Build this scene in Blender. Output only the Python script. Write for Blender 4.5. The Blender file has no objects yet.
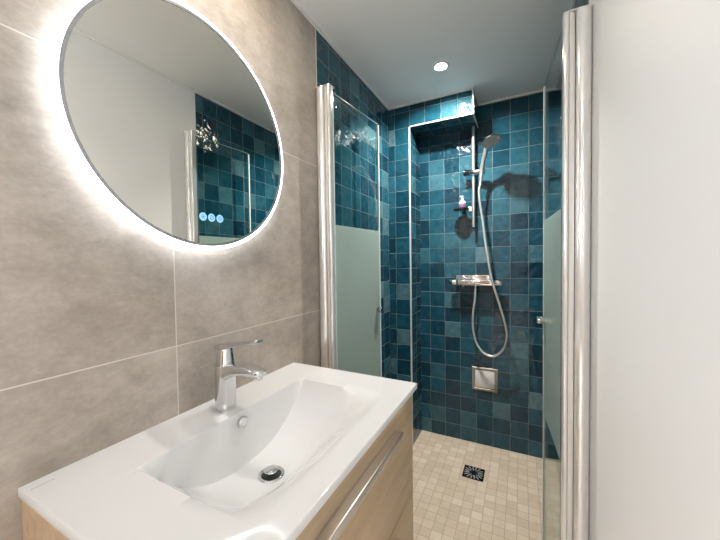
import bpy, bmesh, math, random
from mathutils import Vector, Matrix
random.seed(4)
S = bpy.context.scene
COL = S.collection

# ------------------------------------------------------------------ camera, world, exposure
CAM_Z = 1.23
F_PX, YAW, PITCH, ROLL = 314.94, math.radians(27.078), math.radians(1.5965), math.radians(-0.7966)
Fv = Vector((-math.sin(YAW) * math.cos(PITCH), math.cos(YAW) * math.cos(PITCH), -math.sin(PITCH)))
Rv = Vector((math.cos(YAW), math.sin(YAW), 0))
Uv = Rv.cross(Fv)
R2 = Rv * math.cos(ROLL) + Uv * math.sin(ROLL)
U2 = -Rv * math.sin(ROLL) + Uv * math.cos(ROLL)
cam = bpy.data.cameras.new('camera')
cam.sensor_fit = 'HORIZONTAL'
cam.sensor_width = 36
cam.lens = F_PX / 720 * 36
cam.clip_start = 0.02
co = bpy.data.objects.new('camera', cam)
COL.objects.link(co)
co.matrix_world = Matrix(((R2.x, U2.x, -Fv.x, 0), (R2.y, U2.y, -Fv.y, 0), (R2.z, U2.z, -Fv.z, CAM_Z), (0, 0, 0, 1)))
S.camera = co

w = bpy.data.worlds.new('world')
w.use_nodes = True
w.node_tree.nodes['Background'].inputs[0].default_value = (1, 1, 1, 1)
w.node_tree.nodes['Background'].inputs[1].default_value = 0.0
S.world = w
S.view_settings.view_transform = 'Standard'
S.view_settings.look = 'None'
S.view_settings.gamma = 1
S.view_settings.use_curve_mapping = False
S.view_settings.exposure = 0.68
SPOT_W, ROOM_W, FILL_E, RIM_E, BACK_E = 14.0, 0.9, 275.0, 4.0, 5.0
try:
    S.cycles.max_bounces = 14
    S.cycles.diffuse_bounces = 6
    S.cycles.glossy_bounces = 6
    S.cycles.transparent_max_bounces = 16
    S.cycles.sample_clamp_indirect = 6
    S.cycles.caustics_refractive = False
    S.cycles.caustics_reflective = False
    S.cycles.use_denoising = True
except Exception:
    pass

# room measures (metres)
XL, XR, YB, YR, CZ = -0.782, 0.188, 2.2, -0.9, 2.234     # left, right, back, rear, ceiling
YT = 1.1453                                             # where the shower tiles begin
NX, NY, NZ, HX = -0.638, 1.974, 2.088, -0.249           # corner column and header
LAMPS = [(-0.369, 1.675), (-0.56, 0.66)]


def srgb(r, g, b, a=1.0):
    f = lambda c: (c / 255 / 12.92) if c / 255 <= 0.04045 else ((c / 255 + 0.055) / 1.055) ** 2.4
    return (f(r), f(g), f(b), a)


# ------------------------------------------------------------------ materials
def new_mat(name):
    m = bpy.data.materials.new(name)
    m.use_nodes = True
    nt = m.node_tree
    nt.nodes.clear()
    out = nt.nodes.new('ShaderNodeOutputMaterial')
    return m, nt, out


def N(nt, t, **kw):
    n = nt.nodes.new(t)
    for k, v in kw.items():
        setattr(n, k, v)
    return n


def L(nt, a, b):
    nt.links.new(a, b)


def M2(nt, op, a, b=None, c=None):
    n = N(nt, 'ShaderNodeMath', operation=op)
    for i, x in enumerate((a, b, c)):
        if x is None:
            continue
        if isinstance(x, (int, float)):
            n.inputs[i].default_value = x
        else:
            L(nt, x, n.inputs[i])
    return n.outputs[0]


def mixc(nt, f, a, b, mode='MIX'):
    n = N(nt, 'ShaderNodeMix', data_type='RGBA', blend_type=mode)
    for i, x in ((0, f), (6, a), (7, b)):
        if isinstance(x, (int, float, tuple)):
            n.inputs[i].default_value = x
        else:
            L(nt, x, n.inputs[i])
    return n.outputs[2]


def plain(name, col, rough=0.5, metal=0.0, bump=0.0, bscale=200, mottle=0.0, mscale=8, spec=0.5, coat=0.0):
    m, nt, out = new_mat(name)
    p = N(nt, 'ShaderNodeBsdfPrincipled')
    p.inputs['Roughness'].default_value = rough
    p.inputs['Metallic'].default_value = metal
    p.inputs['Specular IOR Level'].default_value = spec
    p.inputs['Coat Weight'].default_value = coat
    tc = N(nt, 'ShaderNodeTexCoord')
    no = N(nt, 'ShaderNodeTexNoise')
    no.inputs['Scale'].default_value = mscale
    no.inputs['Detail'].default_value = 4
    L(nt, tc.outputs['Object'], no.inputs['Vector'])
    k = M2(nt, 'MULTIPLY_ADD', M2(nt, 'SUBTRACT', no.outputs[0], 0.5), mottle * 2, 1.0)
    cb = N(nt, 'ShaderNodeCombineColor')
    for i in range(3):
        L(nt, M2(nt, 'MULTIPLY', k, col[i]), cb.inputs[i])
    L(nt, cb.outputs[0], p.inputs['Base Color'])
    if bump:
        n2 = N(nt, 'ShaderNodeTexNoise')
        n2.inputs['Scale'].default_value = bscale
        L(nt, tc.outputs['Object'], n2.inputs['Vector'])
        b = N(nt, 'ShaderNodeBump')
        b.inputs['Strength'].default_value = bump
        b.inputs['Distance'].default_value = 0.002
        L(nt, n2.outputs[0], b.inputs['Height'])
        L(nt, b.outputs[0], p.inputs['Normal'])
    L(nt, p.outputs[0], out.inputs[0])
    return m


def emit(name, col, strength):
    m, nt, out = new_mat(name)
    e = N(nt, 'ShaderNodeEmission')
    e.inputs[0].default_value = col
    e.inputs[1].default_value = strength
    L(nt, e.outputs[0], out.inputs[0])
    return m


def tile_mat(name, axis, uo, vo, pu, pv, ramp, grout, gw, rough, wav, tilt, bdist, vaxis=2, jit=0.02, mott=0.35, mscale=28):
    """Hand-made square tiles: every tile its own glaze tone and lean, thin grout lines between them."""
    m, nt, out = new_mat(name)
    tc = N(nt, 'ShaderNodeTexCoord')
    sep = N(nt, 'ShaderNodeSeparateXYZ')
    L(nt, tc.outputs['Object'], sep.inputs[0])
    dn = N(nt, 'ShaderNodeTexNoise')
    dn.inputs['Scale'].default_value = 14
    dn.inputs['Detail'].default_value = 2
    L(nt, tc.outputs['Object'], dn.inputs['Vector'])
    ds = N(nt, 'ShaderNodeSeparateColor')
    L(nt, dn.outputs['Color'], ds.inputs[0])
    u = M2(nt, 'DIVIDE', M2(nt, 'SUBTRACT', sep.outputs[axis], uo), pu)
    v = M2(nt, 'DIVIDE', M2(nt, 'SUBTRACT', sep.outputs[vaxis], vo), pv)
    u = M2(nt, 'MULTIPLY_ADD', M2(nt, 'SUBTRACT', ds.outputs[0], 0.5), jit * 4, u)
    v = M2(nt, 'MULTIPLY_ADD', M2(nt, 'SUBTRACT', ds.outputs[1], 0.5), jit * 4, v)
    cu, cv = M2(nt, 'FLOOR', u), M2(nt, 'FLOOR', v)
    fu, fv = M2(nt, 'SUBTRACT', u, cu), M2(nt, 'SUBTRACT', v, cv)
    cell = N(nt, 'ShaderNodeCombineXYZ')
    L(nt, cu, cell.inputs[0])
    L(nt, cv, cell.inputs[1])
    cell.inputs[2].default_value = 3.7 + axis
    wn = N(nt, 'ShaderNodeTexWhiteNoise', noise_dimensions='3D')
    L(nt, cell.outputs[0], wn.inputs['Vector'])
    rs = N(nt, 'ShaderNodeSeparateColor')
    L(nt, wn.outputs['Color'], rs.inputs[0])
    eu = M2(nt, 'MULTIPLY', M2(nt, 'MINIMUM', fu, M2(nt, 'SUBTRACT', 1.0, fu)), pu)
    ev = M2(nt, 'MULTIPLY', M2(nt, 'MINIMUM', fv, M2(nt, 'SUBTRACT', 1.0, fv)), pv)
    e = M2(nt, 'MINIMUM', eu, ev)
    mr = N(nt, 'ShaderNodeMapRange', interpolation_type='SMOOTHSTEP')
    L(nt, e, mr.inputs[0])
    mr.inputs[1].default_value = gw * 0.6
    mr.inputs[2].default_value = gw * 1.5
    mask = mr.outputs[0]                                   # 0 in the grout, 1 on the tile
    cr = N(nt, 'ShaderNodeValToRGB')
    L(nt, wn.outputs['Value'], cr.inputs[0])
    els = cr.color_ramp.elements
    while len(els) < len(ramp):
        els.new(0.5)
    for i, (pos, c) in enumerate(ramp):
        els[i].position = pos
        els[i].color = c
    mo = N(nt, 'ShaderNodeTexNoise')
    mo.inputs['Scale'].default_value = mscale
    mo.inputs['Detail'].default_value = 5
    mo.inputs['Roughness'].default_value = 0.6
    L(nt, tc.outputs['Object'], mo.inputs['Vector'])
    k = M2(nt, 'MULTIPLY_ADD', M2(nt, 'SUBTRACT', mo.outputs[0], 0.5), mott * 2, 1.0)
    kc = N(nt, 'ShaderNodeCombineColor')
    for i in range(3):
        L(nt, k, kc.inputs[i])
    tcol = mixc(nt, 1.0, cr.outputs[0], kc.outputs[0], 'MULTIPLY')
    colr = mixc(nt, mask, grout, tcol)
    p = N(nt, 'ShaderNodeBsdfPrincipled')
    L(nt, colr, p.inputs['Base Color'])
    L(nt, M2(nt, 'MULTIPLY_ADD', mask, rough - 0.75, 0.75), p.inputs['Roughness'])
    # relief: lean of the tile + hand-made waves + sunk grout
    a = M2(nt, 'MULTIPLY', M2(nt, 'SUBTRACT', rs.outputs[0], 0.5), M2(nt, 'SUBTRACT', fu, 0.5))
    b = M2(nt, 'MULTIPLY', M2(nt, 'SUBTRACT', rs.outputs[1], 0.5), M2(nt, 'SUBTRACT', fv, 0.5))
    h = M2(nt, 'MULTIPLY', M2(nt, 'ADD', a, b), tilt)
    wv = N(nt, 'ShaderNodeTexNoise')
    wv.inputs['Scale'].default_value = 25
    wv.inputs['Detail'].default_value = 2.5
    wv.inputs['Roughness'].default_value = 0.45
    L(nt, tc.outputs['Object'], wv.inputs['Vector'])
    h = M2(nt, 'MULTIPLY_ADD', wv.outputs[0], wav, h)
    h = M2(nt, 'MULTIPLY_ADD', mask, 0.5, h)
    bp = N(nt, 'ShaderNodeBump')
    bp.inputs['Strength'].default_value = 1.0
    bp.inputs['Distance'].default_value = bdist
    L(nt, h, bp.inputs['Height'])
    L(nt, bp.outputs[0], p.inputs['Normal'])
    L(nt, p.outputs[0], out.inputs[0])
    return m


TEAL = [(0.0, srgb(8, 46, 62)), (0.2, srgb(13, 57, 74)), (0.45, srgb(20, 67, 84)), (0.65, srgb(28, 76, 92)),
        (0.82, srgb(42, 86, 101)), (0.93, srgb(62, 100, 112)), (1.0, srgb(86, 116, 126))]
GROUT = srgb(104, 126, 133)


def teal(name, axis, uo, vo, pu=0.1021, pv=0.1011, vaxis=2):
    return tile_mat(name, axis, uo, vo, pu, pv, TEAL, GROUT, 0.0013, 0.10, 1.8, 2.0, 0.0028, vaxis, mott=0.6)


m_tile_back = teal('teal_glaze_back', 0, -0.0606, 1.3115)
m_tile_left = teal('teal_glaze_left', 1, 1.1405, 2.108)
m_tile_right = teal('teal_glaze_right', 1, 1.17, 1.3115)
m_tile_col = teal('teal_glaze_column', 0, NX, NZ, 0.1)
m_tile_colside = teal('teal_glaze_column_side', 1, NY, NZ, 0.113)
m_tile_soffit = teal('teal_glaze_soffit', 0, NX, NY, 0.1, 0.113, 1)
BEIGE = [(0.0, srgb(202, 186, 166)), (0.4, srgb(208, 193, 173)), (0.8, srgb(214, 200, 181)), (1.0, srgb(222, 209, 192))]
m_floor = tile_mat('beige_mosaic', 0, -0.412, 0.006, 0.0495, 0.0495, BEIGE, srgb(172, 156, 136), 0.0011, 0.42, 0.25, 0.25, 0.001, 1, 0.015, 0.16, 40)


def concrete():
    m, nt, out = new_mat('beige_concrete_tile')
    tc = N(nt, 'ShaderNodeTexCoord')
    sep = N(nt, 'ShaderNodeSeparateXYZ')
    L(nt, tc.outputs['Object'], sep.inputs[0])
    P = 0.61845
    v = M2(nt, 'DIVIDE', M2(nt, 'SUBTRACT', sep.outputs[2], 1.0203), P)
    u = M2(nt, 'DIVIDE', M2(nt, 'SUBTRACT', sep.outputs[1], 0.4961), P * 2)
    fu = M2(nt, 'FRACT', u)
    fv = M2(nt, 'FRACT', v)
    eu = M2(nt, 'MULTIPLY', M2(nt, 'MINIMUM', fu, M2(nt, 'SUBTRACT', 1.0, fu)), P * 2)
    ev = M2(nt, 'MULTIPLY', M2(nt, 'MINIMUM', fv, M2(nt, 'SUBTRACT', 1.0, fv)), P)
    e = M2(nt, 'MINIMUM', eu, ev)
    mr = N(nt, 'ShaderNodeMapRange')
    L(nt, e, mr.inputs[0])
    mr.inputs[1].default_value = 0.0009
    mr.inputs[2].default_value = 0.0017
    cell = N(nt, 'ShaderNodeCombineXYZ')
    L(nt, M2(nt, 'FLOOR', u), cell.inputs[0])
    L(nt, M2(nt, 'FLOOR', v), cell.inputs[1])
    wn = N(nt, 'ShaderNodeTexWhiteNoise', noise_dimensions='3D')
    L(nt, cell.outputs[0], wn.inputs['Vector'])
    # shift the pattern from slab to slab
    off = N(nt, 'ShaderNodeVectorMath', operation='MULTIPLY_ADD')
    L(nt, wn.outputs['Color'], off.inputs[0])
    off.inputs[1].default_value = (5, 5, 5)
    L(nt, tc.outputs['Object'], off.inputs[2])
    big = N(nt, 'ShaderNodeTexNoise')
    big.inputs['Scale'].default_value = 3.4
    big.inputs['Detail'].default_value = 7
    big.inputs['Roughness'].default_value = 0.62
    L(nt, off.outputs[0], big.inputs['Vector'])
    st = N(nt, 'ShaderNodeMapping')
    st.inputs['Scale'].default_value = (1, 1, 1.7)
    L(nt, off.outputs[0], st.inputs['Vector'])
    fine = N(nt, 'ShaderNodeTexNoise')
    fine.inputs['Scale'].default_value = 11
    fine.inputs['Detail'].default_value = 10
    fine.inputs['Roughness'].default_value = 0.75
    L(nt, st.outputs[0], fine.inputs['Vector'])
    spk = N(nt, 'ShaderNodeTexNoise')
    spk.inputs['Scale'].default_value = 70
    spk.inputs['Detail'].default_value = 4
    spk.inputs['Roughness'].default_value = 0.7
    L(nt, st.outputs[0], spk.inputs['Vector'])
    k = M2(nt, 'ADD', M2(nt, 'MULTIPLY', big.outputs[0], 0.48), M2(nt, 'MULTIPLY', fine.outputs[0], 0.38))
    k = M2(nt, 'MULTIPLY_ADD', spk.outputs[0], 0.14, k)
    cr = N(nt, 'ShaderNodeValToRGB')
    L(nt, k, cr.inputs[0])
    els = cr.color_ramp.elements
    els.new(0.5)
    for i, (pos, c) in enumerate([(0.36, srgb(142, 132, 122)), (0.5, srgb(170, 160, 150)), (0.64, srgb(195, 186, 177))]):
        els[i].position = pos
        els[i].color = c
    col = mixc(nt, mr.outputs[0], srgb(214, 208, 200), cr.outputs[0])
    p = N(nt, 'ShaderNodeBsdfPrincipled')
    L(nt, col, p.inputs['Base Color'])
    p.inputs['Roughness'].default_value = 0.55
    b = N(nt, 'ShaderNodeBump')
    b.inputs['Strength'].default_value = 0.25
    b.inputs['Distance'].default_value = 0.0012
    L(nt, fine.outputs[0], b.inputs['Height'])
    L(nt, b.outputs[0], p.inputs['Normal'])
    L(nt, p.outputs[0], out.inputs[0])
    return m


def wood(name, c0, c1):
    m, nt, out = new_mat(name)
    tc = N(nt, 'ShaderNodeTexCoord')
    mp = N(nt, 'ShaderNodeMapping')
    mp.inputs['Scale'].default_value = (30, 1.4, 22)
    L(nt, tc.outputs['Object'], mp.inputs['Vector'])
    n = N(nt, 'ShaderNodeTexNoise')
    n.inputs['Scale'].default_value = 1.6
    n.inputs['Detail'].default_value = 7
    n.inputs['Roughness'].default_value = 0.62
    n.inputs['Distortion'].default_value = 0.5
    L(nt, mp.outputs[0], n.inputs['Vector'])
    cr = N(nt, 'ShaderNodeValToRGB')
    L(nt, n.outputs[0], cr.inputs[0])
    cr.color_ramp.elements[0].position = 0.3
    cr.color_ramp.elements[0].color = c0
    cr.color_ramp.elements[1].position = 0.72
    cr.color_ramp.elements[1].color = c1
    p = N(nt, 'ShaderNodeBsdfPrincipled')
    L(nt, cr.outputs[0], p.inputs['Base Color'])
    p.inputs['Roughness'].default_value = 0.48
    b = N(nt, 'ShaderNodeBump')
    b.inputs['Strength'].default_value = 0.12
    b.inputs['Distance'].default_value = 0.001
    L(nt, n.outputs[0], b.inputs['Height'])
    L(nt, b.outputs[0], p.inputs['Normal'])
    L(nt, p.outputs[0], out.inputs[0])
    return m


def thin_glass(name, tint):
    m, nt, out = new_mat(name)
    t = N(nt, 'ShaderNodeBsdfTransparent')
    t.inputs[0].default_value = tint
    g = N(nt, 'ShaderNodeBsdfGlossy')
    g.inputs['Roughness'].default_value = 0.0
    lw = N(nt, 'ShaderNodeFresnel')
    gi = N(nt, 'ShaderNodeNewGeometry')
    L(nt, M2(nt, 'MULTIPLY_ADD', gi.outputs['Backfacing'], 1 / 1.45 - 1.45, 1.45), lw.inputs[0])
    mx = N(nt, 'ShaderNodeMixShader')
    L(nt, M2(nt, 'MULTIPLY', lw.outputs[0], 0.8), mx.inputs[0])
    L(nt, t.outputs[0], mx.inputs[1])
    L(nt, g.outputs[0], mx.inputs[2])
    L(nt, mx.outputs[0], out.inputs[0])
    return m


def frosted(name, col):
    m, nt, out = new_mat(name)
    d = N(nt, 'ShaderNodeBsdfDiffuse')
    d.inputs[0].default_value = col
    tl = N(nt, 'ShaderNodeBsdfTranslucent')
    tl.inputs[0].default_value = col
    tr = N(nt, 'ShaderNodeBsdfTransparent')
    tr.inputs[0].default_value = (0.86, 0.97, 0.93, 1)
    g = N(nt, 'ShaderNodeBsdfGlossy')
    g.inputs['Roughness'].default_value = 0.12
    m1 = N(nt, 'ShaderNodeMixShader')
    m1.inputs[0].default_value = 0.5
    L(nt, d.outputs[0], m1.inputs[1])
    L(nt, tl.outputs[0], m1.inputs[2])
    m2 = N(nt, 'ShaderNodeMixShader')
    m2.inputs[0].default_value = 0.2
    L(nt, m1.outputs[0], m2.inputs[1])
    L(nt, tr.outputs[0], m2.inputs[2])
    fr = N(nt, 'ShaderNodeFresnel')
    gi = N(nt, 'ShaderNodeNewGeometry')
    L(nt, M2(nt, 'MULTIPLY_ADD', gi.outputs['Backfacing'], 1 / 1.4 - 1.4, 1.4), fr.inputs[0])
    m3 = N(nt, 'ShaderNodeMixShader')
    L(nt, M2(nt, 'MULTIPLY', fr.outputs[0], 0.7), m3.inputs[0])
    L(nt, m2.outputs[0], m3.inputs[1])
    L(nt, g.outputs[0], m3.inputs[2])
    L(nt, m3.outputs[0], out.inputs[0])
    return m


m_concrete = concrete()
m_white = plain('white_paint', (0.86, 0.855, 0.85, 1), 0.5, bump=0.04, bscale=300, mottle=0.01, mscale=3)
m_ceil = plain('ceiling_paint', (0.90, 0.90, 0.885, 1), 0.6, bump=0.04, bscale=300, mottle=0.01, mscale=3)
m_caulk = plain('white_caulk', (0.82, 0.81, 0.79, 1), 0.5, mottle=0.02)
m_alu = plain('brushed_edge_trim', (0.78, 0.80, 0.81, 1), 0.35, 0.4, mottle=0.04, mscale=60)
m_ceramic = plain('glazed_white_ceramic', (0.73, 0.73, 0.735, 1), 0.07, mottle=0.006, mscale=4, coat=0.3)
m_chrome = plain('polished_chrome', (0.70, 0.71, 0.72, 1), 0.04, 1.0, mottle=0.01)
m_bright = plain('bright_chrome', (0.90, 0.89, 0.87, 1), 0.28, 0.85, mottle=0.01)
m_shaded = plain('shaded_chrome', (0.42, 0.46, 0.48, 1), 0.12, 1.0, mottle=0.02)  # chrome with dark tile reflections put into its base colour
m_satin = plain('satin_steel', (0.70, 0.68, 0.65, 1), 0.3, 1.0, mottle=0.03, mscale=40)
m_profile = plain('bright_aluminium', (0.90, 0.90, 0.89, 1), 0.12, 0.6, mottle=0.01)
m_plastic = plain('cream_plastic', (0.74, 0.72, 0.67, 1), 0.35, mottle=0.01)
m_seal = plain('clear_seal_strip', (0.74, 0.82, 0.82, 1), 0.25, mottle=0.02)
m_edge = plain('green_glass_edge', (0.34, 0.46, 0.46, 1), 0.2, mottle=0.02)
m_rubber = plain('black_rubber', (0.02, 0.02, 0.022, 1), 0.5, mottle=0.05)
m_wood = wood('light_oak', srgb(172, 147, 116), srgb(198, 176, 147))
m_dark = wood('dark_reflection_wood', srgb(70, 50, 38), srgb(104, 78, 60))  # unseen dark end wall, added for contrast in the chrome reflections
m_mirror = plain('mirror_silver', (0.82, 0.82, 0.78, 1), 0.0, 1.0)
m_bezel = plain('grey_mirror_edge', (0.40, 0.41, 0.42, 1), 0.25, 0.6, mottle=0.02)
m_back = plain('dark_back_box', (0.25, 0.25, 0.26, 1), 0.6, mottle=0.03)
m_glass = thin_glass('clear_glass', (0.93, 0.975, 0.965, 1))
m_frost = frosted('frosted_glass', srgb(210, 228, 223))
m_rim = emit('lit_acrylic_rim', (0.88, 0.94, 1.0, 1), RIM_E)
m_backled = emit('rear_led_strip', (0.88, 0.94, 1.0, 1), BACK_E)
m_touch = emit('lit_touch_symbol', srgb(150, 205, 240), 0.9)
m_ink = plain('dark_blue_ink', srgb(40, 90, 140), 0.4, mottle=0.02)
m_letter = plain('grey_print', srgb(52, 50, 50), 0.4, mottle=0.02)
m_lens = emit('warm_lamp_lens', (1.0, 0.88, 0.70, 1), 200)
m_black = plain('black_gloss', (0.012, 0.013, 0.015, 1), 0.15, mottle=0.05)
m_grate = plain('polished_grate_metal', (0.72, 0.73, 0.74, 1), 0.3, 0.7, mottle=0.05)
m_spray = plain('grey_spray_face', (0.55, 0.53, 0.50, 1), 0.35, bump=1.0, bscale=260, mottle=0.35, mscale=150)
m_frame = plain('beige_metal_frame', srgb(150, 146, 136), 0.35, 0.5, mottle=0.08, mscale=40)
m_inset = plain('white_wavy_tile', (0.70, 0.70, 0.69, 1), 0.18, bump=1.0, bscale=24, mottle=0.08, mscale=30)
m_smoke = plain('smoked_plastic', (0.03, 0.032, 0.035, 1), 0.12, mottle=0.05)
m_bottle = plain('white_bottle_plastic', (0.78, 0.75, 0.76, 1), 0.3, mottle=0.02)
m_label = plain('mauve_label', srgb(120, 92, 130), 0.4, mottle=0.2, mscale=90)


# ------------------------------------------------------------------ mesh helpers
def finish(name, bm, mat, parent=None, smooth=None, loc=None):
    me = bpy.data.meshes.new(name)
    bmesh.ops.recalc_face_normals(bm, faces=bm.faces[:])
    bm.to_mesh(me)
    bm.free()
    for m in (mat if isinstance(mat, (list, tuple)) else [mat]):
        me.materials.append(m)
    if smooth is not None:
        me.shade_smooth()
        me.set_sharp_from_angle(angle=math.radians(smooth))
    o = bpy.data.objects.new(name, me)
    COL.objects.link(o)
    if parent is not None:
        o.parent = parent
        # children are authored in world space: move them into the parent's frame (no rotation on parents)
        w0 = Vector((0, 0, 0))
        q = parent
        while q is not None:
            w0 += q.location
            q = q.parent
        me.transform(Matrix.Translation(-w0))
    return o


def thing(name, label, cat, loc, group=None):
    o = bpy.data.objects.new(name, None)
    o.empty_display_size = 0.05
    COL.objects.link(o)
    o.location = loc
    o['label'] = label
    o['category'] = cat
    if group:
        o['group'] = group
    return o


def struct(name, bm, mat, smooth=None):
    o = finish(name, bm, mat, None, smooth)
    o['kind'] = 'structure'
    return o


def box(bm, lo, hi, bev=0.0, seg=2, mat=0):
    c = [(a + b) / 2 for a, b in zip(lo, hi)]
    s = [abs(b - a) for a, b in zip(lo, hi)]
    r = bmesh.ops.create_cube(bm, size=1.0, matrix=Matrix.Translation(c) @ Matrix.Diagonal((*s, 1)))
    vs = r['verts']
    if bev:
        es = list({e for v in vs for e in v.link_edges})
        r2 = bmesh.ops.bevel(bm, geom=es, offset=bev, segments=seg, affect='EDGES', profile=0.5)
        fs = r2['faces']
    return bm


def quad(bm, pts, mi=0):
    f = bm.faces.new([bm.verts.new(p) for p in pts])
    f.material_index = mi
    return f


def frame_of(axis):
    a = Vector(axis).normalized()
    t = Vector((0, 0, 1)) if abs(a.z) < 0.9 else Vector((1, 0, 0))
    x = t.cross(a).normalized()
    return x, a.cross(x), a


def lathe(bm, prof, origin, axis=(0, 0, 1), n=40, closed=False):
    """prof: list of (radius, height) along the axis."""
    x, y, a = frame_of(axis)
    o = Vector(origin)
    rings = []
    for r, h in prof:
        if r < 1e-6:
            rings.append([bm.verts.new(o + a * h)])
        else:
            rings.append([bm.verts.new(o + a * h + (x * math.cos(t) + y * math.sin(t)) * r)
                          for t in [2 * math.pi * i / n for i in range(n)]])
    pairs = list(zip(rings, rings[1:])) + ([(rings[-1], rings[0])] if closed else [])
    for A, B in pairs:
        for i in range(n):
            j = (i + 1) % n
            if len(A) == 1 and len(B) == 1:
                continue
            if len(A) == 1:
                bm.faces.new([A[0], B[i], B[j]])
            elif len(B) == 1:
                bm.faces.new([A[i], B[0], A[j]])
            else:
                bm.faces.new([A[i], B[i], B[j], A[j]])
    return bm


def cyl(bm, p0, p1, r0, r1=None, n=28, bev=0.0):
    r1 = r0 if r1 is None else r1
    d = Vector(p1) - Vector(p0)
    h = d.length
    if bev:
        prof = [(0, 0), (r0 - bev, 0), (r0 - bev * 0.3, bev * 0.3), (r0, bev), (r1, h - bev), (r1 - bev * 0.3, h - bev * 0.3), (r1 - bev, h), (0, h)]
    else:
        prof = [(0, 0), (r0, 0), (r1, h), (0, h)]
    return lathe(bm, prof, p0, d, n)


def catmull(pts, k=8):
    P = [Vector(p) for p in pts]
    P = [P[0] * 2 - P[1]] + P + [P[-1] * 2 - P[-2]]
    out = []
    for i in range(1, len(P) - 2):
        for s in range(k):
            t = s / k
            a, b, c, d = P[i - 1], P[i], P[i + 1], P[i + 2]
            out.append(0.5 * ((2 * b) + (c - a) * t + (2 * a - 5 * b + 4 * c - d) * t * t + (3 * b - a - 3 * c + d) * t ** 3))
    out.append(P[-2])
    return out


def tube(bm, pts, r, n=14):
    P = [Vector(p) for p in pts]
    rr = r if isinstance(r, (list, tuple)) else [r] * len(P)
    prev = None
    rings = []
    for i, p in enumerate(P):
        d = (P[min(i + 1, len(P) - 1)] - P[max(i - 1, 0)]).normalized()
        if prev is None:
            x, y, _ = frame_of(d)
        else:
            x = (prev - d * prev.dot(d)).normalized()
            y = d.cross(x)
        prev = x
        rings.append([bm.verts.new(p + (x * math.cos(2 * math.pi * j / n) + y * math.sin(2 * math.pi * j / n)) * rr[i]) for j in range(n)])
    for A, B in zip(rings, rings[1:]):
        for j in range(n):
            k = (j + 1) % n
            bm.faces.new([A[j], A[k], B[k], B[j]])
    bm.faces.new(rings[0][::-1])
    bm.faces.new(rings[-1])
    return bm


def prism(bm, poly, z0, z1):
    """vertical prism over an xy polygon"""
    A = [bm.verts.new((x, y, z0)) for x, y in poly]
    B = [bm.verts.new((x, y, z1)) for x, y in poly]
    n = len(poly)
    bm.faces.new(A[::-1])
    bm.faces.new(B)
    for i in range(n):
        j = (i + 1) % n
        bm.faces.new([A[i], A[j], B[j], B[i]])
    return bm


def nb():
    return bmesh.new()


# ------------------------------------------------------------------ room shell
T = 0.08
YH = -2.6                                                # far end of the added hallway, unseen behind the camera
bm = nb()
box(bm, (-1.4, YH - T, -T), (0.9, YB + T, 0))
struct('floor', bm, m_floor)
bm = nb()
box(bm, (-1.4, YH - T, CZ), (0.9, YB + T, CZ + T))
struct('ceiling', bm, m_ceil)


def wall_two(name, x0, x1, ysplit, ma, mb):
    b = nb()
    box(b, (x0, YR, 0), (x1, ysplit, CZ))
    k = len(b.faces)
    box(b, (x0, ysplit, 0), (x1, YB, CZ))
    b.faces.ensure_lookup_table()
    for f in b.faces[k:]:
        f.material_index = 1
    return struct(name, b, [ma, mb])


wall_two('wall_left', XL - T, XL, YT, m_concrete, m_tile_left)
wall_two('wall_right', XR, XR + T, 1.228, m_white, m_tile_right)
bm = nb()
box(bm, (XL - T, YB, 0), (XR + T, YB + T, CZ))
struct('wall_back', bm, m_tile_back)
bm = nb()
# rear wall with an unseen doorway added to let fill light in
box(bm, (-1.32, YR - T, 0), (-0.70, YR, CZ))
box(bm, (0.12, YR - T, 0), (0.82, YR, CZ))
box(bm, (-0.70, YR - T, 2.06), (0.12, YR, CZ))
struct('wall_rear', bm, m_white)
for nm, lo_, hi_ in (('wall_added_hall_left', (-1.4, YH, 0), (-1.32, YR, CZ)), ('wall_added_hall_right', (0.82, YH, 0), (0.9, YR, CZ)), ('wall_added_hall_end', (-1.4, YH - T, 0), (0.9, YH, CZ))):  # unseen hallway added to carry the fill light into the room
    bm = nb()
    box(bm, lo_, hi_)
    struct(nm, bm, m_dark if nm.endswith('end') else m_white)

# tiled column in the back left corner with its header running to the right: one L-shaped boxing
bm = nb()
sh = [(XL, 0), (NX, 0), (NX, NZ), (HX, NZ), (HX, CZ), (XL, CZ)]
fa = [bm.verts.new((x, NY, z)) for x, z in sh]
ba = [bm.verts.new((x, YB, z)) for x, z in sh]
bm.faces.new(fa).material_index = 0
for i in range(6):
    j = (i + 1) % 6
    f = bm.faces.new([fa[i], ba[i], ba[j], fa[j]])
    f.material_index = {1: 1, 2: 2, 3: 1}.get(i, 0)
bm.faces.new(ba[::-1])
struct('wall_corner', bm, [m_tile_col, m_tile_colside, m_tile_soffit])

# trims: metal edges of the boxing, white caulk lines under the ceiling, strip where the tiles begin
n = [0]


def trim(lo, hi, mat):
    n[0] += 1
    b = nb()
    box(b, lo, hi, 0.0008, 1)
    return struct('trim_%d' % n[0], b, mat)


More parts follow.
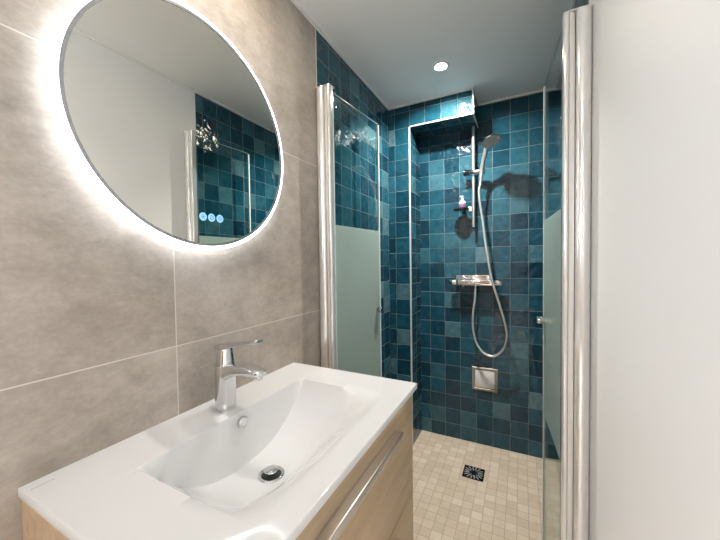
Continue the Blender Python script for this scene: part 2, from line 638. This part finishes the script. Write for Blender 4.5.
trim((NX - 0.006, NY - 0.003, 0), (NX + 0.003, NY + 0.006, NZ), m_alu)
trim((NX + 0.003, NY - 0.003, NZ - 0.003), (HX + 0.003, NY + 0.006, NZ + 0.005), m_alu)
trim((HX - 0.006, NY - 0.003, NZ + 0.005), (HX + 0.003, NY + 0.005, CZ - 0.010), m_alu)
trim((HX - 0.004, NY + 0.006, NZ - 0.003), (HX + 0.003, YB, NZ + 0.004), m_alu)
trim((XL, YR, CZ - 0.010), (XL + 0.010, NY, CZ), m_caulk)
trim((XL + 0.010, NY - 0.010, CZ - 0.010), (HX, NY, CZ), m_caulk)
trim((HX + 0.003, YB - 0.010, CZ - 0.010), (XR, YB, CZ), m_caulk)
trim((XR - 0.010, YR, CZ - 0.010), (XR, YB - 0.010, CZ), m_caulk)
trim((XL, YT - 0.004, 0.0), (XL + 0.002, YT, CZ - 0.010), m_caulk)


# ------------------------------------------------------------------ lamps
def downlight(i, label):
    x, y = LAMPS[i]
    t = thing('ceiling_downlight', label, 'ceiling light', (x, y, CZ), 'recessed ceiling downlights')
    b = nb()
    lathe(b, [(0.026, 0), (0.030, -0.004), (0.040, -0.0045), (0.044, -0.002), (0.044, 0)], (x, y, CZ), (0, 0, 1), 48)
    finish('trim_ring', b, m_caulk, t, 40)
    b = nb()
    lathe(b, [(0, -0.0025), (0.018, -0.0022), (0.0265, -0.0005)], (x, y, CZ), (0, 0, 1), 40)
    finish('lens', b, m_lens, t, 40)
    la = bpy.data.lights.new('lamp_light', 'AREA')
    la.shape = 'DISK'
    la.size = 0.045
    la.energy = (SPOT_W, ROOM_W)[i]
    la.color = (1.0, 0.94, 0.86) if i == 0 else (1.0, 0.97, 0.93)
    la.spread = math.radians(140 if i == 0 else 125)
    lo = bpy.data.objects.new('lamp_light', la)
    COL.objects.link(lo)
    lo.parent = t
    lo.location = (0, 0, -0.006)
    if i == 0:
        lo.rotation_euler = (math.radians(16), 0, 0)          # the shower lamp is swivelled towards the back wall


downlight(0, 'round recessed ceiling downlight glowing above the shower')
downlight(1, 'round recessed ceiling downlight above the washbasin, out of the frame')
# added fill light: unseen globe behind the camera, shining in through the added doorway
HX0, HY0, HZ0 = -1.0, -1.75, 1.55
hl = thing('added_fill_globe', 'unseen white globe added behind the camera as fill light', 'fill light', (-1.32, HY0, HZ0))
b = nb()
cyl(b, (-1.3195, HY0, HZ0 - 0.1), (-1.30, HY0, HZ0 - 0.1), 0.05, 0.045, 32, 0.003)
tube(b, catmull([(-1.30, HY0, HZ0 - 0.1), (-1.15, HY0, HZ0 - 0.12), (HX0 - 0.01, HY0, HZ0 - 0.14), (HX0, HY0, HZ0 - 0.10)], 6), 0.008, 12)
finish('bracket', b, m_satin, hl, 40)
b = nb()
bmesh.ops.create_uvsphere(b, u_segments=32, v_segments=16, radius=0.10, matrix=Matrix.Translation((HX0, HY0, HZ0)))
finish('fill_globe', b, emit('fill_glow', (0.90, 0.95, 1.0, 1), FILL_E), hl, 60)

# ------------------------------------------------------------------ vanity cabinet
VY0, VY1, VX1, VZ, VT = 0.2057, 0.9575, -0.292, 0.8427, 0.0175
CY0, CY1, CX1 = VY0 + 0.003, VY1 - 0.006, -0.307
CZ0, CZ1 = 0.30, VZ - VT
GAP = 0.498
cab = thing('vanity_cabinet', 'light oak wall-hung vanity cabinet with two drawers under the white washbasin', 'cabinet', (XL, (VY0 + VY1) / 2, CZ0))
for y0, y1 in ((CY0, CY0 + 0.018), (CY1 - 0.018, CY1)):
    b = nb()
    box(b, (XL + 0.001, y0, CZ0), (CX1 - 0.019, y1, CZ1), 0.001, 1)
    finish('side_panel', b, m_wood, cab)
b = nb()
box(b, (XL + 0.001, CY0 + 0.018, CZ0), (CX1 - 0.019, CY1 - 0.018, CZ0 + 0.018))
finish('bottom_panel', b, m_wood, cab)
b = nb()
box(b, (XL + 0.001, CY0 + 0.018, CZ0 + 0.018), (XL + 0.007, CY1 - 0.018, 0.66))
finish('back_panel', b, m_wood, cab)


def handle(z, parent):
    y0, y1 = 0.366, 0.800
    b = nb()
    box(b, (CX1, y0, z - 0.002), (-0.2885, y1, z + 0.001), 0.0006, 1)
    finish('handle_ledge', b, m_satin, parent, 40)
    b = nb()
    box(b, (-0.2885, y0, z - 0.020), (-0.285, y1, z + 0.0015), 0.0007, 2)
    finish('handle', b, m_satin, parent, 40)


for z0, z1, hz in ((GAP + 0.0015, CZ1 - 0.001, 0.764), (CZ0, GAP - 0.0015, 0.46)):
    b = nb()
    box(b, (CX1 - 0.018, CY0, z0), (CX1, CY1, z1), 0.0012, 2)
    d = finish('drawer_front', b, m_wood, cab, 40)
    handle(hz, d)

# ------------------------------------------------------------------ washbasin
bas = thing('washbasin', 'white ceramic washbasin with wide sloping bowl on the oak cabinet', 'sink', (XL, (VY0 + VY1) / 2, VZ - VT))
BX0, BX1, BYC, BHW, BD = -0.650, -0.345, 0.5775, 0.2515, 0.137


def depth(x, y):
    t = abs((y - BYC) / BHW)
    if t >= 1 or x <= BX0 or x >= BX1:
        return 0.0
    dy = 1 - t ** 2.5
    wall = min(1.0, (x - BX0) / 0.012)
    s = max(0.0, min(1.0, ((x - BX0) / (BX1 - BX0) - 0.42) / 0.58))
    g = 1 - (0.8 * (s * s * (3 - 2 * s)) + 0.2 * s ** 1.5)
    return BD * dy * wall * g


xs = [XL + 0.0012, XL + 0.004, -0.74, -0.70, -0.67, BX0 - 0.002]
k = 14
xs += [BX0 + 0.012 * i / k for i in range(k + 1)]
k = 46
xs += [BX0 + 0.012 + (BX1 - BX0 - 0.012) * i / k for i in range(1, k + 1)]
xs += [-0.335, -0.32, -0.305, VX1 - 0.004, VX1 - 0.0012]
ys = [VY0 + 0.0012, VY0 + 0.004, 0.25, 0.30]
k = 96
ys += [BYC - BHW + 2 * BHW * i / k for i in range(k + 1)]
ys += [0.86, 0.91, VY1 - 0.004, VY1 - 0.0012]
bm = nb()
nx, ny = len(xs), len(ys)
top = [[bm.verts.new((x, y, VZ - depth(x, y))) for y in ys] for x in xs]
bot = [[bm.verts.new((x, y, VZ - VT - (depth(x, y) if depth(x, y) > 0.002 else 0))) for y in ys] for x in xs]
for i in range(nx - 1):
    for j in range(ny - 1):
        bm.faces.new([top[i][j], top[i + 1][j], top[i + 1][j + 1], top[i][j + 1]])
        bm.faces.new([bot[i][j], bot[i][j + 1], bot[i + 1][j + 1], bot[i + 1][j]])
# rounded outer rim between top and bottom sheets
loop = [(i, 0) for i in range(nx)] + [(nx - 1, j) for j in range(1, ny)] + [(i, ny - 1) for i in range(nx - 2, -1, -1)] + [(0, j) for j in range(ny - 2, 0, -1)]
cx, cy = (XL + VX1) / 2, (VY0 + VY1) / 2


def rimv(i, j, dz):
    x, y = xs[i], ys[j]
    if i == 0: x = XL + 0.0002
    if i == nx - 1: x = VX1
    if j == 0: y = VY0
    if j == ny - 1: y = VY1
    return bm.verts.new((x, y, VZ + dz))


r1 = [rimv(i, j, -0.0014) for i, j in loop]
r2 = [rimv(i, j, -VT + 0.001) for i, j in loop]
for a in range(len(loop)):
    c = (a + 1) % len(loop)
    t0, t1 = top[loop[a][0]][loop[a][1]], top[loop[c][0]][loop[c][1]]
    b0, b1 = bot[loop[a][0]][loop[a][1]], bot[loop[c][0]][loop[c][1]]
    bm.faces.new([t0, t1, r1[c], r1[a]])
    bm.faces.new([r1[a], r1[c], r2[c], r2[a]])
    bm.faces.new([r2[a], r2[c], b1, b0])
finish('basin', bm, m_ceramic, bas, 50)

DX, DY = -0.549, 0.5775
DZ = VZ - depth(DX, DY) + 0.0012
eps = 0.004
nrm = Vector(((depth(DX + eps, DY) - depth(DX - eps, DY)) / (2 * eps), 0, 1)).normalized()
b = nb()
lathe(b, [(0.0315, -0.004), (0.0315, 0.0012), (0.030, 0.0026), (0.0265, 0.0026), (0.0245, 0.0012), (0.0235, -0.004)], (DX, DY, DZ), nrm, 48, True)
dr = finish('drain_flange', b, m_chrome, bas, 45)
b = nb()
lathe(b, [(0.0, -0.0008), (0.0236, -0.0008)], (DX, DY, DZ), nrm, 40)
finish('drain_hole', b, m_rubber, dr, 40)  # flat black disc, the shade down the hole put into its colour
b = nb()
lathe(b, [(0.0, -0.003), (0.007, -0.003), (0.007, 0.0085), (0.0165, 0.0085), (0.0176, 0.0095), (0.0178, 0.0115), (0.0162, 0.0130), (0.0, 0.0138)], (DX, DY, DZ), nrm, 48)
finish('drain_plug', b, m_chrome, dr, 45)
b = nb()
OX, OZ = BX0 + 0.0075, 0.8165
on = Vector((1, 0, 0.12)).normalized()
lathe(b, [(0.0145, -0.006), (0.0145, 0.003), (0.0125, 0.0048), (0.0105, 0.0044), (0.0095, 0.003), (0.0, 0.0036)], (OX, BYC, OZ), on, 40)
ov = finish('overflow_cover', b, m_chrome, bas, 35)
# small printed mark on the rim, too small in the photo to be legible
b = nb()
yy = 0.2145
hs = [5, 3, 3, 4, 3, 3, 3, 4, 3, 5, 3, 3, 4, 3]
for i, h in enumerate(hs):
    wd = 0.0012
    box(b, (-0.7545 - 0.00035 * h, yy, VZ - 0.0001), (-0.7545 + 0.00035 * h, yy + wd * 0.55, VZ + 0.00015))
    if i % 2 == 0:
        box(b, (-0.7545 - 0.00035 * h, yy, VZ - 0.0001), (-0.7545 - 0.00035 * h + 0.0005, yy + wd, VZ + 0.00015))
    else:
        box(b, (-0.7545 - 0.0003, yy, VZ - 0.0001), (-0.7545 + 0.0002, yy + wd, VZ + 0.00015))
    yy += 0.0023
finish('printed_mark', b, m_letter, bas)

# ------------------------------------------------------------------ basin tap
FX, FY = -0.706, 0.578
tap = thing('basin_mixer_tap', 'chrome single-lever mixer tap standing on the washbasin rim', 'tap', (FX, FY, VZ))
b = nb()
lathe(b, [(0.0, 0), (0.0262, 0), (0.0270, 0.002), (0.0268, 0.006), (0.0262, 0.04), (0.0260, 0.08), (0.0265, 0.116), (0.0255, 0.1195), (0.0, 0.1205)], (FX, FY, VZ), (0.02, 0, 1), 48)
finish('tap_body', b, m_chrome, tap, 40)
# flat spout: swept rounded-rectangle section
b = nb()
st = [(-0.706, 0.097, 0.038, 0.046), (-0.690, 0.099, 0.040, 0.047), (-0.675, 0.106, 0.036, 0.048), (-0.655, 0.1125, 0.030, 0.048), (-0.625, 0.1140, 0.0235, 0.047), (-0.598, 0.1130, 0.0185, 0.044), (-0.583, 0.1120, 0.0165, 0.040), (-0.573, 0.1112, 0.0145, 0.031), (-0.567, 0.1105, 0.0115, 0.016)]
rings = []
for x, zc, h, wd in st:
    ring = []
    for a in range(28):
        t = 2 * math.pi * a / 28
        c, s_ = math.cos(t), math.sin(t)
        ex = 0.45
        ring.append(b.verts.new((x, FY + wd / 2 * math.copysign(abs(c) ** ex, c), VZ + zc + h / 2 * math.copysign(abs(s_) ** ex, s_))))
    rings.append(ring)
for A, B in zip(rings, rings[1:]):
    for j in range(28):
        b.faces.new([A[j], A[(j + 1) % 28], B[(j + 1) % 28], B[j]])
b.faces.new(rings[0]); b.faces.new(rings[-1][::-1])
sp = finish('spout', b, m_chrome, tap, 45)
b = nb()
cyl(b, (-0.588, FY, VZ + 0.106), (-0.586, FY, VZ + 0.093), 0.0125, 0.0118, 28, 0.001)
finish('aerator', b, m_chrome, sp, 40)
b = nb()
lathe(b, [(0.0, 0.1200), (0.0235, 0.1200), (0.0240, 0.1225), (0.0235, 0.125), (0.0200, 0.152), (0.0185, 0.160), (0.016, 0.164), (0.0, 0.166)], (FX, FY, VZ), (0.02, 0, 1), 48)
lv = finish('lever_cap', b, m_chrome, tap, 40)
b = nb()
st = [(-0.726, 0.163, 0.014, 0.030), (-0.706, 0.1665, 0.019, 0.038), (-0.690, 0.1690, 0.018, 0.038), (-0.668, 0.1740, 0.0145, 0.032), (-0.640, 0.1800, 0.0125, 0.0285), (-0.610, 0.1860, 0.0110, 0.0265), (-0.585, 0.1910, 0.0100, 0.0255), (-0.577, 0.1925, 0.0070, 0.0210)]
rings = []
for x, zc, h, wd in st:
    ring = []
    for a in range(24):
        t = 2 * math.pi * a / 24
        c, s_ = math.cos(t), math.sin(t)
        ring.append(b.verts.new((x, FY + wd / 2 * math.copysign(abs(c) ** 0.4, c), VZ + zc + h / 2 * math.copysign(abs(s_) ** 0.5, s_))))
    rings.append(ring)
for A, B in zip(rings, rings[1:]):
    for j in range(24):
        b.faces.new([A[j], A[(j + 1) % 24], B[(j + 1) % 24], B[j]])
b.faces.new(rings[0]); b.faces.new(rings[-1][::-1])
finish('lever_handle', b, m_chrome, tap, 45)

# ------------------------------------------------------------------ round mirror
MY, MZ, MR = 0.573, 1.577, 0.2935
MXF = XL + 0.030
mir = thing('round_mirror', 'round wall mirror with glowing white rim above the washbasin', 'mirror', (XL, MY, MZ))
b = nb()
lathe(b, [(0.0, 0.001), (0.255, 0.001), (0.255, 0.0245), (0.0, 0.0245)], (XL, MY, MZ), (1, 0, 0), 96)
finish('back_box', b, m_back, mir, 40)
b = nb()
lathe(b, [(0.0, 0.025), (MR, 0.025), (MR, 0.030), (0.0, 0.030)], (XL, MY, MZ), (1, 0, 0), 128)
mg = finish('mirror_glass', b, m_mirror, mir, 40)
b = nb()
lathe(b, [(MR, 0.0245), (MR + 0.007, 0.0245), (MR + 0.007, 0.0312), (MR, 0.0312)], (XL, MY, MZ), (1, 0, 0), 128, True)
finish('edge_ring', b, m_bezel, mir, 40)
b = nb()
lathe(b, [(MR + 0.0072, 0.010), (MR + 0.017, 0.010), (MR + 0.017, 0.029), (MR + 0.015, 0.0305), (MR + 0.0072, 0.0305)], (XL, MY, MZ), (1, 0, 0), 128, True)
finish('light_rim', b, m_rim, mir, 40)
b = nb()
lathe(b, [(0.258, 0.012), (0.268, 0.012), (0.268, 0.022), (0.258, 0.022)], (XL, MY, MZ), (1, 0, 0), 96, True)
finish('light_strip', b, m_backled, mir, 40)
for i, (yy, zz) in enumerate(((0.5595, 1.3545), (0.5855, 1.3545), (0.6120, 1.3545))):
    b = nb()
    lathe(b, [(0, 0.0), (0.0108, 0.0), (0.0108, 0.0006), (0, 0.0006)], (MXF + 0.0001, yy, zz), (1, 0, 0), 32)
    tb = finish('touch_button', b, m_touch, mir)
    b = nb()
    X = MXF + 0.0007
    if i == 0:      # sun-like dots
        for kk in range(6):
            t = kk * math.pi / 3
            lathe(b, [(0, 0), (0.0013, 0), (0.0013, 0.0003), (0, 0.0003)], (X, yy + 0.0055 * math.cos(t), zz + 0.0055 * math.sin(t)), (1, 0, 0), 10)
        lathe(b, [(0, 0), (0.0022, 0), (0.0022, 0.0003), (0, 0.0003)], (X, yy, zz), (1, 0, 0), 12)
    elif i == 1:    # ring with a slanting stroke
        lathe(b, [(0.0052, 0), (0.0064, 0), (0.0064, 0.0003), (0.0052, 0.0003)], (X, yy, zz), (1, 0, 0), 28, True)
        tube(b, [(X + 0.0003, yy - 0.004, zz - 0.004), (X + 0.0003, yy + 0.004, zz + 0.004)], 0.0006, 6)
    else:           # ring with two small bars
        lathe(b, [(0.0055, 0), (0.0067, 0), (0.0067, 0.0003), (0.0055, 0.0003)], (X, yy, zz), (1, 0, 0), 28, True)
        tube(b, [(X + 0.0003, yy - 0.003, zz + 0.0015), (X + 0.0003, yy + 0.003, zz + 0.0015)], 0.0006, 6)
        tube(b, [(X + 0.0003, yy - 0.003, zz - 0.0015), (X + 0.0003, yy + 0.003, zz - 0.0015)], 0.0006, 6)
    finish('button_symbol', b, m_ink, tb)


# ------------------------------------------------------------------ folding shower doors
def door(label, side):
    """side = +1: hung on the right wall, -1: on the left wall (mirror image)."""
    wx = XR if side > 0 else XL
    s = -side                                            # direction from the wall into the room
    t = thing('shower_door', label, 'shower door', (wx, 1.16, 0), 'pair of folding glass shower doors')
    PZ = 1.968
    X = lambda d: wx + s * d
    DYo = 0.018 if side > 0 else 0.0

    def prof(name, pts, mat, sm=30, z0=0.012, z1=PZ):
        b = nb()
        prism(b, [(X(dx), y + DYo) for dx, y in pts], z0, z1)
        return finish(name, b, mat, t, sm)
    # rounded wall profile: flat back on the wall, half-round front
    r = [(0.0005, 1.175)] + [(0.0225 - 0.022 * math.cos(a), 1.145 - 0.020 * math.sin(a)) for a in [math.pi * i / 16 for i in range(17)]] + [(0.0445, 1.175)]
    prof('wall_profile', r, m_profile)
    # grooved hinge profile beside it
    prof('hinge_groove', [(0.0447, 1.131), (0.0490, 1.131), (0.0490, 1.17), (0.0447, 1.17)], m_satin, z1=PZ - 0.006)
    prof('hinge_filler', [(0.0492, 1.130), (0.0580, 1.130), (0.0580, 1.17), (0.0492, 1.17)], m_plastic, z1=PZ - 0.003)
    q = [(0.0582, 1.152), (0.0582, 1.134)] + [(0.0665 - 0.0083 * math.cos(a), 1.134 - 0.009 * math.sin(a)) for a in [math.pi * i / 10 for i in range(1, 10)]] + [(0.0748, 1.134), (0.0748, 1.152)]
    prof('hinge_profile', q, m_profile, z1=PZ - 0.002)
    b = nb()
    box(b, (min(X(0.001), X(0.074)), 1.128 + DYo, PZ), (max(X(0.001), X(0.074)), 1.170 + DYo, PZ + 0.003), 0.001, 1)
    finish('end_cap', b, m_plastic, t)
    # glass leaf, swung a little into the shower
    p0 = Vector((X(0.0715), 1.1535 + DYo, 0))
    p1 = Vector((0.088, 1.525, 0)) if side > 0 else Vector((-0.669, 1.531, 0))
    d = (p1 - p0).normalized()
    nn = Vector((-d.y, d.x, 0))
    Lg = (p1 - p0).length

    def slab(a0, a1, th, z0, z1, off=0.0):
        b = nb()
        pts = [p0 + d * a0 + nn * (off - th / 2), p0 + d * a1 + nn * (off - th / 2), p0 + d * a1 + nn * (off + th / 2), p0 + d * a0 + nn * (off + th / 2)]
        prism(b, [(p.x, p.y) for p in pts], z0, z1)
        return b
    g = finish('glass_pane', slab(0.0, Lg, 0.005, 0.02, 1.945), m_glass, t)
    finish('polished_edge', slab(0.004, Lg, 0.0052, 1.9432, 1.9454), m_edge, g)
    finish('frosted_band', slab(0.001, Lg - 0.001, 0.0062, 0.578, 1.387), m_frost, g)
    finish('edge_seal', slab(Lg, Lg + 0.007, 0.009, 0.02, 1.940), m_seal, t)
    finish('hinge_seal', slab(-0.001, 0.003, 0.008, 0.02, 1.944), m_rubber if side > 0 else m_seal, t)
    kc = p0 + d * (Lg - 0.026) + Vector((0, 0, 0.976))
    for sg in (-1, 1):
        b = nb()
        lathe(b, [(0, 0.0031), (0.009, 0.0031), (0.009, 0.012), (0.0150, 0.013), (0.0158, 0.016), (0.0158, 0.028), (0.0140, 0.031), (0, 0.0315)], kc, nn * sg, 32)
        finish('knob', b, m_chrome if side > 0 else m_shaded, t, 40)
    return t


door('glass shower door with frosted band folded against the left wall behind the washbasin', -1)
door('glass shower door with frosted band seen nearly edge-on against the right wall beside the white paint', 1)

# ------------------------------------------------------------------ shower fittings
RX, RY = -0.271, 2.143
rail = thing('shower_riser_rail', 'slim vertical chrome rail with a slider on the teal back wall', 'shower rail', (RX, YB, 1.446))
b = nb()
cyl(b, (RX, RY, 1.440), (RX, RY, 2.080), 0.009, None, 24, 0.0015)
finish('rail_bar', b, m_bright, rail, 40)
for z in (1.475, 2.045):
    b = nb()
    cyl(b, (RX, YB - 0.0005, z), (RX, RY + 0.006, z), 0.011, 0.009, 24, 0.001)
    finish('wall_bracket', b, m_chrome, rail, 40)
SZ = 1.785
b = nb()
cyl(b, (-0.318, RY - 0.005, SZ + 0.003), (-0.200, RY - 0.018, SZ - 0.003), 0.0185, 0.0175, 28, 0.003)
sl = finish('slider', b, m_shaded, rail, 40)
b = nb()
cyl(b, (-0.328, RY - 0.004, SZ + 0.0035), (-0.316, RY - 0.005, SZ + 0.003), 0.021, 0.021, 28, 0.002)
finish('slider_knob', b, m_black, sl, 40)

# hand shower held in the slider
hc = Vector((-0.151, 1.980, 1.908))
hn = Vector((0.26, -0.29, -0.92)).normalized()
hs_ = Vector((-0.222, 2.106, 1.735))
hand = thing('hand_shower', 'chrome hand shower with round grey spray face held on the rail', 'shower head', tuple(hs_))
b = nb()
path = catmull([hs_, (-0.216, 2.096, 1.785), (-0.204, 2.075, 1.830), (-0.186, 2.040, 1.878), hc - hn * 0.020 + Vector((-0.018, 0.024, -0.006)), hc - hn * 0.014], 6)
rad = [0.0105 + 0.004 * min(1, i / (len(path) * 0.75)) for i in range(len(path))]
tube(b, path, rad, 20)
finish('handle', b, m_bright, hand, 60)
b = nb()
lathe(b, [(0.0, -0.026), (0.016, -0.025), (0.034, -0.019), (0.050, -0.010), (0.0555, -0.004), (0.056, 0.0), (0.054, 0.002), (0.050, 0.0015), (0.0, 0.0015)], hc, hn, 56)
hh = finish('head', b, m_chrome, hand, 40)
b = nb()
lathe(b, [(0.0, 0.0035), (0.040, 0.0034), (0.0485, 0.0024), (0.0495, 0.0016)], hc, hn, 56)
hx, hy, _ = frame_of(hn)
for ring, cnt in ((0.010, 6), (0.020, 12), (0.030, 18), (0.040, 24)):
    for i in range(cnt):
        a = 2 * math.pi * i / cnt
        c = hc + hn * 0.003 + (hx * math.cos(a) + hy * math.sin(a)) * ring
        lathe(b, [(0.0022, 0), (0.0016, 0.0022), (0, 0.0024)], c, hn, 8)
finish('spray_face', b, m_spray, hh, 40)

# hose
hp = [hs_ + Vector((0, 0, -0.002)), (-0.226, 2.104, 1.700), (-0.233, 2.10, 1.655), (-0.226, 2.10, 1.57), (-0.213, 2.10, 1.476), (-0.198, 2.095, 1.351), (-0.178, 2.085, 1.214), (-0.155, 2.080, 1.092), (-0.119, 2.085, 0.964), (-0.089, 2.095, 0.848), (-0.077, 2.105, 0.762), (-0.096, 2.115, 0.677), (-0.150, 2.125, 0.624), (-0.209, 2.13, 0.634), (-0.255, 2.135, 0.692), (-0.277, 2.14, 0.787), (-0.275, 2.14, 0.891), (-0.265, 2.14, 0.97), (-0.260, 2.14, 1.052)]
b = nb()
tube(b, catmull(hp, 10), 0.0072, 14)
hose = finish('shower_hose', b, m_bright, None, 60)
hose['label'] = 'long flexible metal shower hose looping down in front of the mixer bar'
hose['category'] = 'hose'

# thermostatic bar mixer
mx = thing('shower_mixer_bar', 'chrome thermostatic shower mixer bar on the teal back wall', 'shower mixer', (-0.262, YB, 1.085))
b = nb()
box(b, (-0.375, 2.117, 1.064), (-0.150, 2.163, 1.104), 0.008, 4)
finish('mixer_body', b, m_chrome, mx, 50)
b = nb()
box(b, (-0.392, 2.163, 1.060), (-0.160, YB - 0.0005, 1.130), 0.004, 3)
finish('wall_block', b, m_chrome, mx, 50)
for x0, x1 in ((-0.420, -0.377), (-0.148, -0.104)):
    b = nb()
    cyl(b, (x0, 2.140, 1.084), (x1, 2.140, 1.084), 0.0205, 0.0205, 36, 0.003)
    kn = finish('control_knob', b, m_chrome, mx, 40)
    b = nb()
    xm = x0 + 0.010 if x0 < -0.3 else x1 - 0.014
    cyl(b, (xm, 2.140, 1.084), (xm + 0.004, 2.140, 1.084), 0.0212, None, 36)
    finish('grip_ring', b, m_black, kn, 40)
b = nb()
cyl(b, (-0.260, 2.140, 1.066), (-0.260, 2.140, 1.046), 0.0105, 0.0095, 24, 0.001)
finish('hose_outlet', b, m_chrome, mx, 40)
b = nb()
cyl(b, (-0.335, 2.140, 1.066), (-0.335, 2.140, 1.056), 0.007, 0.006, 20, 0.001)
finish('check_screw', b, m_chrome, mx, 40)

# soap dish on the rail with a bottle on it
dish = thing('soap_dish', 'small smoked black soap dish clipped on the shower rail', 'soap dish', (-0.345, 2.135, 1.553))
b = nb()
cxp, cyp = -0.345, 2.128
prof = []
ringo = []
for (rx, ry, z) in ((0.030, 0.028, 1.5465), (0.044, 0.040, 1.5485), (0.048, 0.044, 1.553), (0.0495, 0.0455, 1.563), (0.047, 0.043, 1.563), (0.045, 0.041, 1.5545), (0.030, 0.028, 1.5525)):
    ringo.append([b.verts.new((cxp + rx * math.cos(2 * math.pi * i / 36), cyp + ry * math.sin(2 * math.pi * i / 36), z)) for i in range(36)])
for A, B in zip(ringo, ringo[1:]):
    for i in range(36):
        j = (i + 1) % 36
        b.faces.new([A[i], A[j], B[j], B[i]])
b.faces.new(ringo[0][::-1]); b.faces.new(ringo[-1])
finish('tray', b, m_smoke, dish, 40)
b = nb()
box(b, (-0.302, RY - 0.0155, 1.540), (-0.2805, RY + 0.014, 1.570), 0.003, 2)
finish('rail_clip', b, m_plastic, dish, 40)

bot = thing('shampoo_bottle', 'small white pump bottle with mauve label standing in the soap dish', 'bottle', (-0.337, 2.126, 1.5526))
B0 = (-0.337, 2.126, 1.5527)
b = nb()
lathe(b, [(0, 0), (0.0195, 0), (0.0215, 0.002), (0.0215, 0.042), (0.0205, 0.048), (0.014, 0.056), (0.009, 0.059), (0.009, 0.064), (0, 0.064)], B0, (0, 0, 1), 36)
finish('bottle_body', b, m_bottle, bot, 40)
b = nb()
lathe(b, [(0.0216, 0.012), (0.0219, 0.0125), (0.0219, 0.0395), (0.0216, 0.040)], B0, (0, 0, 1), 36)
finish('bottle_label', b, m_label, bot, 40)
b = nb()
lathe(b, [(0, 0.064), (0.0095, 0.064), (0.0095, 0.073), (0.004, 0.075), (0.004, 0.083), (0, 0.083)], B0, (0, 0, 1), 24)
box(b, (-0.352, 2.120, 1.5527 + 0.083), (-0.330, 2.132, 1.5527 + 0.090), 0.002, 2)
finish('pump_cap', b, m_bottle, bot, 40)

# framed access plate
ax0, ax1, az0, az1 = -0.290, -0.134, 0.365, 0.517
pl = thing('access_panel', 'square white access panel in a beige frame low on the teal wall', 'panel', ((ax0 + ax1) / 2, YB, az0))
b = nb()
f_ = 0.014
for lo, hi in (((ax0, az0), (ax0 + f_, az1)), ((ax1 - f_, az0), (ax1, az1)), ((ax0 + f_, az0), (ax1 - f_, az0 + f_)), ((ax0 + f_, az1 - f_), (ax1 - f_, az1))):
    box(b, (lo[0], YB - 0.007, lo[1]), (hi[0], YB - 0.0003, hi[1]), 0.001, 1)
finish('frame', b, m_frame, pl)
b = nb()
box(b, (ax0 + f_ + 0.005, YB - 0.006, az0 + f_ + 0.005), (ax1 - f_ - 0.005, YB - 0.0015, az1 - f_ - 0.005), 0.0015, 2)
finish('plate', b, m_inset, pl, 40)
b = nb()
box(b, (ax0 + f_, YB - 0.002, az0 + f_), (ax1 - f_, YB - 0.0004, az1 - f_))
finish('shadow_gap', b, m_back, pl)

# floor drain
dx0, dx1, dy0, dy1 = -0.2988, -0.1859, 1.8206, 1.9333
fd = thing('floor_drain', 'square black floor drain with radiating metal slots in the beige mosaic', 'drain', ((dx0 + dx1) / 2, (dy0 + dy1) / 2, 0))
b = nb()
box(b, (dx0, dy0, 0.0002), (dx1, dy1, 0.0022), 0.0006, 1)
finish('drain_plate', b, m_black, fd)
cxd, cyd = (dx0 + dx1) / 2, (dy0 + dy1) / 2
for i in range(16):
    a = 2 * math.pi * (i + 0.5) / 16
    R = 0.049 / max(abs(math.cos(a)), abs(math.sin(a)))
    r0, r1 = 0.018, min(R, 0.056)
    if i % 2:
        r0 = 0.024
    b = nb()
    d_ = Vector((math.cos(a), math.sin(a), 0))
    q = Vector((-d_.y, d_.x, 0))
    c = Vector((cxd, cyd, 0))
    poly = []
    for tt, ww in ((0, 0.2), (0.3, 0.75), (0.7, 1.0), (1.0, 0.7)):
        poly.append(c + d_ * (r0 + (r1 - r0) * tt) + q * 0.0036 * ww)
    for tt, ww in ((1.0, 0.7), (0.7, 1.0), (0.3, 0.75), (0, 0.2)):
        poly.append(c + d_ * (r0 + (r1 - r0) * tt) - q * 0.0036 * ww)
    prism(b, [(p.x, p.y) for p in poly], 0.0022, 0.0034)
    finish('grate_petal', b, m_grate, fd)
